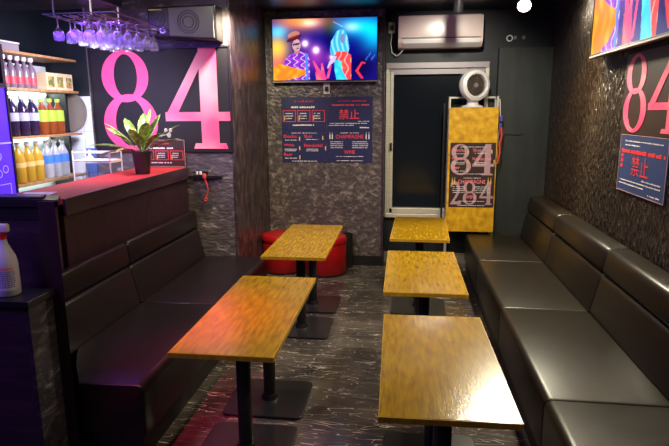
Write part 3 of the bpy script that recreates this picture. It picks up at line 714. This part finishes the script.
bm = BM(); add_lathe(bm, [(0,-.11),(.07,-.105),(.13,-.09),(.16,-.05),(.172,0),(.160,.045),(.130,.062),(.118,.055),(.113,.0),(0,.0)], c, 36, q); obj('housing', bm, 'white', fan, True)
bm = BM(); add_lathe(bm, [(0,.012),(.110,.012),(.110,.002),(0,.002)], c, 36, q); obj('grille_back', bm, mat('smoked_brown', (.06,.045,.035), .25), fan)
bm = BM()
for k in range(1, 6):
    rr = .018*k+.015; add_tube(bm, [c+q@Vector((rr*math.cos(a), rr*math.sin(a), .034)) for a in [2*PI*j/28 for j in range(29)]], .0022, 5)
for k in range(16):
    a = 2*PI*k/16; add_tube(bm, [c+q@Vector((.02*math.cos(a), .02*math.sin(a), .036)), c+q@Vector((.112*math.cos(a+.3), .112*math.sin(a+.3), .034))], .0022, 5)
obj('grille', bm, mat('bronze_wire', (.20,.15,.11), .35, .5), fan)
bm = BM(); add_lathe(bm, [(0,.046),(.022,.044),(.024,.032),(0,.03)], c, 20, q); obj('hub', bm, 'alu_dark', fan, True)
bm = BM()
for k in range(5):
    a = 2*PI*k/5; b_ = a+.9
    P = [c+q@Vector((r*math.cos(t_), r*math.sin(t_), zz)) for r, t_, zz in ((.02,a,.016),(.10,a+.15,.014),(.10,b_,.026),(.02,b_-.2,.028))]
    vv = [bm.verts.new(p) for p in P]; bm.faces.new(vv)
    vv = [bm.verts.new(p+q@Vector((0,0,.002))) for p in P]; bm.faces.new(vv)
obj('blades', bm, 'pot', fan)
bm = BM(); add_tube(bm, [(1.000,6.36,1.90),(1.008,6.37,1.84),(1.018,6.385,1.7),(1.006,6.385,1.45),(1.012,6.385,1.2)], .006)
o = obj('power_cable', bm, 'white', None, True); tag(o, 'thin white cable hanging down the right edge of gold board', 'cable')
bm = BM(); add_box(bm, 1.0, 1.035, 6.33, 6.36, 1.66, 1.72, .004); add_box(bm, 1.0, 1.03, 6.33, 6.36, 1.60, 1.64, .004); o = obj('cable_adapter', bm, mat('blue_plastic', (.08,.07,.35), .4), None); tag(o, 'small dark blue plug adapter beside the gold board', 'adapter')
bm = BM(); add_tube(bm, [(1.02,6.30,1.60),(1.03,6.30,1.50),(1.01,6.30,1.42),(1.02,6.30,1.33),(1.0,6.30,1.22)], .010)
o = obj('red_strap', bm, 'cord_red', None, True); tag(o, 'short red strap hanging at the right edge of gold board', 'strap')
bm = BM(); add_box(bm, .405, .425, 6.36, 6.38, 0, 1.86); o = obj('black_pole', bm, 'black_metal', None)
tag(o, 'thin black pole standing just left of the gold board', 'pole')
bm = BM(); add_tube(bm, [(1.01,6.425,1.50),(1.05,6.425,1.47),(1.10,6.425,1.52),(1.2,6.425,1.51),(1.28,6.425,1.52)], .004); o = obj('loose_wire', bm, 'black_metal', None, True)
tag(o, 'loose black wire across the grey pillar right of gold board', 'wire')

# ------------------------------------------------------------------ speaker above the banner
sp = thing('wall_speaker', (-1.91, 4.9, 2.40), 'black wall speaker with round cone above the pink 84 banner', 'speaker')
fr = Frame((-2.225, 4.80, 2.42), (1,.06,0), (0,0,1)); W, H = .60, .25
bm = BM(); flat(bm, fr, [(0,0),(W,-.035),(W,H+.01),(0,H-.01)], -.22, 0); obj('cabinet', bm, 'black_metal', sp, bevel=.012)
bm = BM(); flat(bm, fr, [(.19,.005),(W-.02,-.018),(W-.02,H-.01),(.19,H-.018)], .0003, .010); obj('grille', bm, 'cone', sp, bevel=.004)
for cc, rr, tt, dd0 in (((.36,.115),.095,.006,.010),((.36,.115),.075,.006,.010),((.36,.115),.05,.006,.010),((.10,.145),.055,.010,.0003),((.10,.145),.025,.010,.0003)):
    bm = BM(); ring(bm, fr, cc, (rr,rr), (rr-tt,rr-tt), None, dd0, dd0+.005, 32); obj('cone_ring', bm, 'pot', sp)
bm = BM(); ring(bm, fr, (.128,.05), (.026,.026), (.015,.015), None, .0003, .006, 24); obj('silver_ring', bm, 'cone_rim', sp)
bm = BM(); rect(bm, fr, .03, .075, .03, .065, .0003, .003); obj('yellow_sticker', bm, 'yellow_mark', sp)
bm = BM(); rect(bm, fr, .015, .13, .215, .225, .0003, .003); obj('yellow_sticker', bm, 'yellow_mark', sp)
bm = BM(); add_box(bm, -1.98, -1.86, 5.0, Y84-.001, 2.50, 2.60); obj('wall_bracket', bm, 'black_metal', sp)

# ------------------------------------------------------------------ power strip on wall
t = thing('power_strip', (-1.88, Y84-.03, 1.19), 'black power strip with two white plugs at end of bar counter', 'power strip')
bm = BM(); add_box(bm, -1.975, -1.76, Y84-.045, Y84-.003, 1.165, 1.20, .006); add_box(bm, -1.76, -1.70, Y84-.03, Y84-.003, 1.17, 1.195, .004); add_box(bm, -2.028, -1.975, Y84-.03, Y84-.008, 1.175, 1.19); add_box(bm, -1.96,-1.84,Y84-.03,Y84-.003,1.20,1.24,.004)
obj('body', bm, 'black_trim', t)
for x in (-1.945, -1.91):
    bm = BM(); add_box(bm, x, x+.018, Y84-.052, Y84-.031, 1.205, 1.235, .002); obj('plug', bm, 'white', t)
bm = BM(); add_box(bm, -1.875, -1.845, Y84-.07, Y84-.046, 1.17, 1.215, .005)
add_tube(bm, [(-1.86,Y84-.06,1.175),(-1.845,Y84-.05,1.12),(-1.838,Y84-.04,1.07),(-1.85,Y84-.04,1.02),(-1.865,Y84-.04,.985)], .007); add_tube(bm, [(-1.865+.014*math.cos(a), Y84-.04, .97+.014*math.sin(a)) for a in [k*PI/5 for k in range(11)]], .005)
o = obj('cord_strap', bm, 'cord_red', None, True); tag(o, 'short red strap hanging from power strip on the slate wall', 'strap')

# ------------------------------------------------------------------ potted plant on the counter
pl = thing('potted_plant', (-2.20, 4.46, 1.27), 'variegated green plant in charcoal pot on red bar top', 'plant')
PC = Vector((-2.20, 4.46, 1.27))
bm = BM(); add_lathe(bm, [(0,0),(.055,0),(.058,.005),(.078,.175),(.082,.18),(.082,.19),(.072,.19),(.070,.16),(0,.16)], PC, 28); obj('pot', bm, 'pot', pl, True)
bm = BM(); add_lathe(bm, [(0,.172),(.069,.166),(.069,.15),(0,.15)], PC, 24); obj('soil', bm, 'soil', pl)
def leaf(bm, az, reach, rise, droop, wd):
    reach *= 1.25; rise *= 1.05; wd *= 1.25
    n = 8; P0 = PC+Vector((0,0,.17)); d = Vector((math.cos(az), math.sin(az), 0)); s = Vector((-math.sin(az), math.cos(az), 0)); rows = []
    for k in range(n+1):
        t_ = k/n; c_ = P0+d*reach*t_+Vector((0,0,rise*t_-droop*t_*t_))
        ww = wd*(.10 if t_ < .25 else 0.10+.9*math.sin(PI*min(1, (t_-.22)/.78))**.8)*(1 if t_ < 1 else 0)
        lift = Vector((0,0,ww*.35))
        rows.append([bm.verts.new(c_-s*ww+lift), bm.verts.new(c_), bm.verts.new(c_+s*ww+lift)])
    for A, B in zip(rows, rows[1:]):
        for k in range(2): bm.faces.new((A[k], A[k+1], B[k+1], B[k]))
LV = [(PI*1.02,.36,.16,.10,.030),(PI*.93,.28,.26,.06,.034),(PI*.80,.20,.30,.02,.036),(PI*.55,.12,.34,.02,.036),(PI*.30,.16,.34,.03,.040),(PI*.12,.26,.28,.06,.036),
      (-.12,.30,.20,.09,.036),(-.45,.22,.24,.08,.036),(PI*1.25,.18,.24,.08,.036),(PI*1.5,.14,.26,.06,.036),(PI*1.75,.14,.30,.05,.038),(.9,.09,.38,.02,.034),(PI*1.12,.22,.30,.06,.032)]
for a in LV:
    bm = BM(); leaf(bm, *a); lo = obj('leaf', bm, 'leaf', pl, True); lo.modifiers.new('s', 'SOLIDIFY').thickness = .0015
for a in ((PI*1.06,.28,.10,.12,.028),(PI*1.35,.2,.12,.10,.03)):
    bm = BM(); leaf(bm, *a); lo = obj('leaf', bm, 'leaf_dark', pl, True); lo.modifiers.new('s', 'SOLIDIFY').thickness = .0015; lo['label'] = 'reddish older leaf'
bm = BM(); add_lathe(bm, [(0,-.028),(.012,-.02),(.016,0),(.010,.016),(0,.02)], (-1.93,4.42,1.60), 10); add_lathe(bm, [(0,-.02),(.012,-.01),(.012,.01),(0,.018)], (-1.95,4.41,1.635), 10); add_lathe(bm, [(0,-.02),(.012,-.01),(.012,.01),(0,.018)], (-1.91,4.41,1.635), 10)
add_tube(bm, [(-1.94,4.42,1.60),(-2.05,4.44,1.58),(-2.17,4.46,1.45)], .003); fo = obj('white_flower', bm, 'white', pl, True); fo['label'] = 'small white flower'

# ------------------------------------------------------------------ wire shelf with glasses, on the low bar worktop
slab_o = tag(box_obj('bar_worktop', (-2.95,-2.505,3.2,CE,1.13,1.16), 'steel'), 'low steel worktop behind the red bar top', 'worktop')
bm = BM(); add_box(bm, -2.9, -2.55, 3.25, CE-.02, 0, 1.13); o = obj('under_cabinet', bm, 'purple_wood', slab_o)
wr = thing('wire_shelf', (-2.6, 4.65, 1.16), 'small white wire shelf standing behind the bar, left of plant', 'shelf')
bm = BM()
wx0, wx1, wy0, wy1 = -2.86, -2.40, 4.52, 4.72
wx1 = -2.52
for x in (wx0, wx1):
    for y in (wy0, wy1): add_tube(bm, [(x,y,1.161),(x,y,1.46)], .006)
for z in (1.37, 1.44): add_tube(bm, [(wx0,wy0,z),(wx1,wy0,z),(wx1,wy1,z),(wx0,wy1,z),(wx0,wy0,z)], .005)
obj('frame', bm, 'white', wr)
bm = BM(); add_box(bm, wx0, wx1, wy0, wy1, 1.352, 1.366); obj('shelf_board', bm, 'white', wr)
bm = BM(); add_lathe(bm, [(0,0),(.05,0),(.03,.02),(.012,.05),(.008,.09),(0,.095)], (-2.76,4.62,1.367), 20); o = obj('funnel', bm, 'white', None, True); tag(o, 'small white funnel standing on the wire shelf', 'funnel')
def tumbler(x, y, z, label, r=.032, h=.10):
    bm = BM(); add_lathe(bm, [(0,0),(r*.85,0),(r,h),(r*.93,h),(r*.8,.01),(0,.01)], (0,0,0), 18); o = obj('tumbler', bm, 'glass', None, True); o.location = (x, y, z)
    return tag(o, label, 'glass', 'upturned tumblers under the wire shelf')
t0 = tumbler(-2.80, 4.60, 1.161, 'clear tumbler under the wire shelf, first from the left')
for k, nm in enumerate(('second', 'third', 'fourth')): dup(t0, (-2.80+.075*(k+1), 4.60, 1.161), 'clear tumbler under the wire shelf, %s from the left' % nm)

# paper and tray on the bar
bm = BM(); add_prism(bm, [(-2.36,3.12),(-2.20,3.14),(-2.24,3.34),(-2.44,3.30)], 1.2715, 1.276); o = obj('paper_stack', bm, 'paper', None); tag(o, 'white paper sheets lying on near end of the red bar top', 'paper')
bm = BM(); add_prism(bm, [(-2.00,2.46),(-1.74,2.47),(-1.78,2.56),(-2.02,2.55)], 1.371, 1.381); o = obj('bill_tray', bm, 'black_trim', None, bevel=.003); tag(o, 'thin black tray on top of the tall bar end cabinet', 'tray')

# spray bottle
sb = thing('spray_bottle', (-1.85, 2.31, .937), 'milky spray bottle with red collar on the dark ledge at left', 'bottle')
SB = Vector((-1.85, 2.31, .938))
bm = BM(); add_lathe(bm, [(0,0),(.047,0),(.052,.006),(.052,.15),(.046,.185),(.030,.22),(.018,.25),(.016,.27),(0,.27)], SB, 28); obj('body', bm, 'spray_body', sb, True)
bm = BM(); add_lathe(bm, [(0,.27),(.019,.27),(.019,.30),(0,.30)], SB, 20); obj('collar', bm, 'spray_red', sb, True)
bm = BM(); add_box(bm, SB.x-.055, SB.x+.035, SB.y-.014, SB.y+.014, SB.z+.30, SB.z+.34, .008); add_box(bm, SB.x-.04, SB.x-.03, SB.y-.006, SB.y+.006, SB.z+.24, SB.z+.30, .002); obj('trigger_head', bm, 'white', sb, True)
def arc_label(bm, c, r, a0, a1, z0, z1, n=12):
    A = [[bm.verts.new(c+Vector((r*math.cos(a0+(a1-a0)*k/n), r*math.sin(a0+(a1-a0)*k/n), z))) for k in range(n+1)] for z in (z0, z1)]
    for k in range(n): bm.faces.new((A[0][k], A[0][k+1], A[1][k+1], A[1][k]))
bm = BM(); arc_label(bm, SB, .0527, -PI*.85, -PI*.05, .03, .145); obj('label_panel', bm, mat('pale_lilac_label', (.60,.58,.72), .5), sb)
bm = BM()
rl = random.Random(8)
for k in range(9):
    z = .045+k*.009; a = -PI*.80
    while a < -PI*.10:
        b_ = a+rl.uniform(.08,.25)
        arc_label(bm, SB, .0532, a, min(b_, -PI*.08), z, z+.0045, 3); a = b_+.06
obj('label_print', bm, mat('violet_print', (.18,.12,.45), .5), sb)
bm = BM(); arc_label(bm, SB, .0532, -PI*.78, -PI*.12, .128, .138); obj('label_title', bm, 'ink_pink', sb)

# ------------------------------------------------------------------ back bar shelving and bottles
SX0, SX1, SY0, SY1 = -3.36, -3.03, 4.03, 4.985
sh = thing('bottle_shelf', (-3.2, 4.5, 0), 'tall dark bar shelf with pale edged boards full of bottles', 'shelf')
ZS = [2.255, 1.975, 1.595, 1.215]
bm = BM(); add_box(bm, SX0, SX1-.005, SY0-.03, SY0, 0, 2.29); obj('side_panel', bm, 'black_trim', sh)
bm = BM(); add_box(bm, SX0, SX1-.14, SY1, SY1+.03, 0, 2.10); obj('side_panel', bm, 'black_trim', sh)
bm = BM(); add_box(bm, SX0-.015, SX0, SY0-.03, SY1+.03, 0, 2.20); obj('back_panel', bm, 'tile', sh)
for z in ZS:
    bm = BM(); add_box(bm, SX0, SX1, SY0, SY1, z-.02, z, .002); b_ = obj('shelf_board', bm, 'shelf_wood', sh)
    if z < 2.2:
        bm = BM(); add_box(bm, SX0+.01, SX0+.03, SY0+.05, SY1-.05, z-.04, z-.022); obj('light_strip', bm, 'led_white', b_)
bm = BM(); add_box(bm, SX0+.0, SX1-.1, SY0+.0, SY1, 0, 1.0); obj('cupboard', bm, 'purple_wood', sh)
def bottle(prof, bodym, labm, lz, cap, label, group, r):
    t = thing('bottle', (0,0,0), label, 'bottle', group)
    bm = BM(); add_lathe(bm, prof, n=20); obj('body', bm, bodym, t, True)
    bm = BM(); add_lathe(bm, [(r+.0008,lz[0]),(r+.0015,lz[0]),(r+.0015,lz[1]),(r+.0008,lz[1]),(r+.0008,lz[0])], n=20); obj('label', bm, labm, t, True)
    h = prof[-1][1]; bm = BM(); add_lathe(bm, [(0,h+.001),(.021,h+.001),(.021,h+.030),(0,h+.030)], n=14); obj('cap', bm, cap, t, True)
    return t
def pet(r, h): return [(0,0),(r*.8,0),(r,.012),(r,h*.62),(r*.93,h*.72),(r*.6,h*.85),(.016,h*.94),(.015,h),(0,h)]
ORD = ['first', 'second', 'third', 'fourth', 'fifth', 'sixth']
def row(proto, n, x, y0, dy, z, fmt, first=0):
    for k in range(n):
        lab = fmt % ORD[k]
        if k == 0: proto.location = (x, y0, z); proto['label'] = lab
        else: dup(proto, (x, y0+dy*k, z), lab)
b = bottle([(0,0),(.033,0),(.036,.01),(.036,.13),(.030,.16),(.015,.185),(.013,.215),(0,.215)], 'pink_drink', 'lab_red', (.035,.09), 'cap_white', '', 'red label bottles on the upper shelf', .036)
row(b, 5, -3.10, 4.10, .083, 1.9765, 'clear bottle with red label and white cap on upper shelf, %s from left')
b = bottle(pet(.050,.295), 'cola', 'lab_grey', (.12,.185), 'cap_white', '', 'dark bottles on the middle shelf', .050)
row(b, 3, -3.11, 4.15, .125, 1.5965, 'dark purple drink bottle with grey label on middle shelf, %s from left')
b = bottle(pet(.046,.275), 'tea', 'lab_green', (.11,.205), 'lab_green', '', 'green label tea bottles', .046)
row(b, 3, -3.11, 4.53, .115, 1.5965, 'brown tea bottle with lime green label on middle shelf, %s from left')
b = bottle(pet(.050,.30), 'amber', 'lab_gold', (.13,.17), 'cap_white', '', 'golden bottles on the lower shelf', .050)
row(b, 3, -3.11, 4.17, .115, 1.2165, 'golden drink bottle on the lower shelf, %s from left')
b = bottle(pet(.048,.30), 'clear_pet', 'lab_blue', (.13,.20), 'cap_white', '', 'clear water bottles', .048)
row(b, 3, -3.11, 4.54, .115, 1.2165, 'clear water bottle with blue label on lower shelf, %s from left')
def carton(y, dy, h, label, z=1.9765, x0=-3.25, x1=-3.06, m='carton'):
    t = thing('carton', (x0, y, z), label, 'carton', 'beige drink cartons')
    bm = BM(); add_box(bm, x0, x1, y, y+dy, z, z+h, .003); obj('box', bm, m, t)
    fr = Frame((x1+.0005, y, z), (0,1,0), (0,0,1)); bm = BM(); rect(bm, fr, dy*.15, dy*.85, h*.15, h*.78, 0, .001); obj('printed_panel', bm, 'carton_print', t)
carton(4.57, .12, .145, 'beige printed drink carton on upper shelf, left one of three')
carton(4.70, .12, .145, 'beige printed drink carton on upper shelf, middle one of three')
carton(4.83, .12, .145, 'beige printed drink carton on upper shelf, right one of three')
t = thing('flat_box', (-3.15, 4.12, 2.256), 'white ridged plastic box on the top board of bottle shelf', 'box')
bm = BM(); add_box(bm, -3.25, -3.06, 4.05, 4.26, 2.2565, 2.315, .006); obj('box', bm, 'grey_plastic', t)
bm = BM(); add_box(bm, -3.255, -3.055, 4.045, 4.265, 2.315, 2.325, .003); obj('lid', bm, 'white', t)
# round tray hanging on the tiles
frt = Frame((-3.13, Y84-.004, 1.79), (1,0,0), (0,0,1))
bm = BM(); add_lathe(bm, [(0,0),(.165,0),(.185,.018),(.180,.02),(.162,.006),(0,.006)], (-3.175, Y84-.004, 1.79), 40, Vector((0,-1,0)).to_track_quat('Z','Y').to_matrix())
o = obj('round_tray', bm, mat('brown_grey_tray', (.20,.17,.14), .5), None, True); tag(o, 'round grey brown serving tray hung on white tiles by the banner', 'tray')
t = tag(box_obj('cutting_board', (-3.0,-2.9,Y84-.10,Y84-.06,1.17,1.45), mat('blue_board', (.07,.14,.36), .4), None, .003), 'dark blue board standing upright against white tiles behind bar', 'board')

# blue lit glass cabinet at the left edge
bc = thing('drinks_cooler', (-3.1, 3.6, 0), 'blue glowing glass drinks cooler at the left edge behind the bar', 'cooler')
bm = BM(); add_box(bm, -3.37, -3.03, 3.30, 3.995, 0, 2.0); obj('body', bm, 'black_trim', bc)
fr = Frame((-3.024, 3.32, 1.13), (0,1,0), (0,0,1)); W, H = .67, .84
bm = BM(); rect(bm, fr, 0, W, 0, H, -.003, 0); dr = obj('glass_door', bm, 'blue_panel', bc)
bm = BM(); rect(bm, fr, 0, W, .42, .432, .0003, .008); outline(bm, fr, .36, .62, .03, .12, .006, .0003, .002)
for k in range(5): ring(bm, fr, (.30+.07*k, .20+.03*(k%3)), (.03,.03), (.024,.024), None, .0003, .002, 20)
ring(bm, fr, (.50,.33), (.05,.04), (.042,.032), None, .0003, .002, 24); obj('door_shelf_edge', bm, 'blue_mark', dr)
bm = BM(); outline(bm, fr, -.012, W+.012, -.015, H+.012, .015, -.003, .012); obj('door_frame', bm, 'black_metal', bc)

# ------------------------------------------------------------------ hanging glass rack
RZ = 2.47
rk = thing('glass_rack', (-2.4, 4.2, RZ), 'chrome stemware rack hung from the dark bulkhead over the bar', 'rack')
rx0, rx1, ry0, ry1 = -2.58, -2.04, 3.88, 4.80
bm = BM()
for y in (ry0, ry1): add_tube(bm, [(rx0,y,RZ),(rx1,y,RZ)], .005)
for x in (rx0, rx1): add_tube(bm, [(x,ry0,RZ),(x,ry1,RZ)], .005)
LN = [-2.52, -2.40, -2.28, -2.16, -2.18]
for x in LN[:-1]:
    for dx in (-.022, .022): add_tube(bm, [(x+dx,ry0,RZ-.012),(x+dx,ry1,RZ-.012)], .004)
obj('rails', bm, 'steel', rk)
for x, y in ((rx0+.01,4.0),(rx1-.24,4.0),(rx0+.01,4.40),(rx1-.24,4.40)):
    bm = BM(); add_cyl(bm, (x,y,RZ), (x,y,2.60), .006); obj('hanger', bm, 'white', rk)
bm = BM(); add_lathe(bm, [(0,.0),(.033,-.001),(.033,-.004),(.006,-.010),(.004,-.075),(.010,-.085),(.034,-.11),(.040,-.14),(.034,-.175),(.032,-.175),(.038,-.14),(.032,-.112),(.008,-.088),(0,-.085)], n=18)
g0 = obj('wine_glass', bm, 'glass', None, True); GR = 'wine glasses hanging upside down over the bar'
first = True
RN = ['inner row over the bar', 'second row from the bar shelf', 'third row from the bar shelf', 'outer row facing the room']
CN = ['nearest', 'second', 'third', 'fourth', 'fifth', 'farthest']
for i, x in enumerate(LN[:-1]):
    for j in range(6):
        g_ = g0 if first else g0.copy()
        if not first: COL.objects.link(g_)
        first = False
        g_.location = (x, 3.96+.155*j+.02*(i % 2), RZ-.001)
        tag(g_, '%s hanging wine glass in the %s' % (CN[j], RN[i]), 'wine glass', GR)
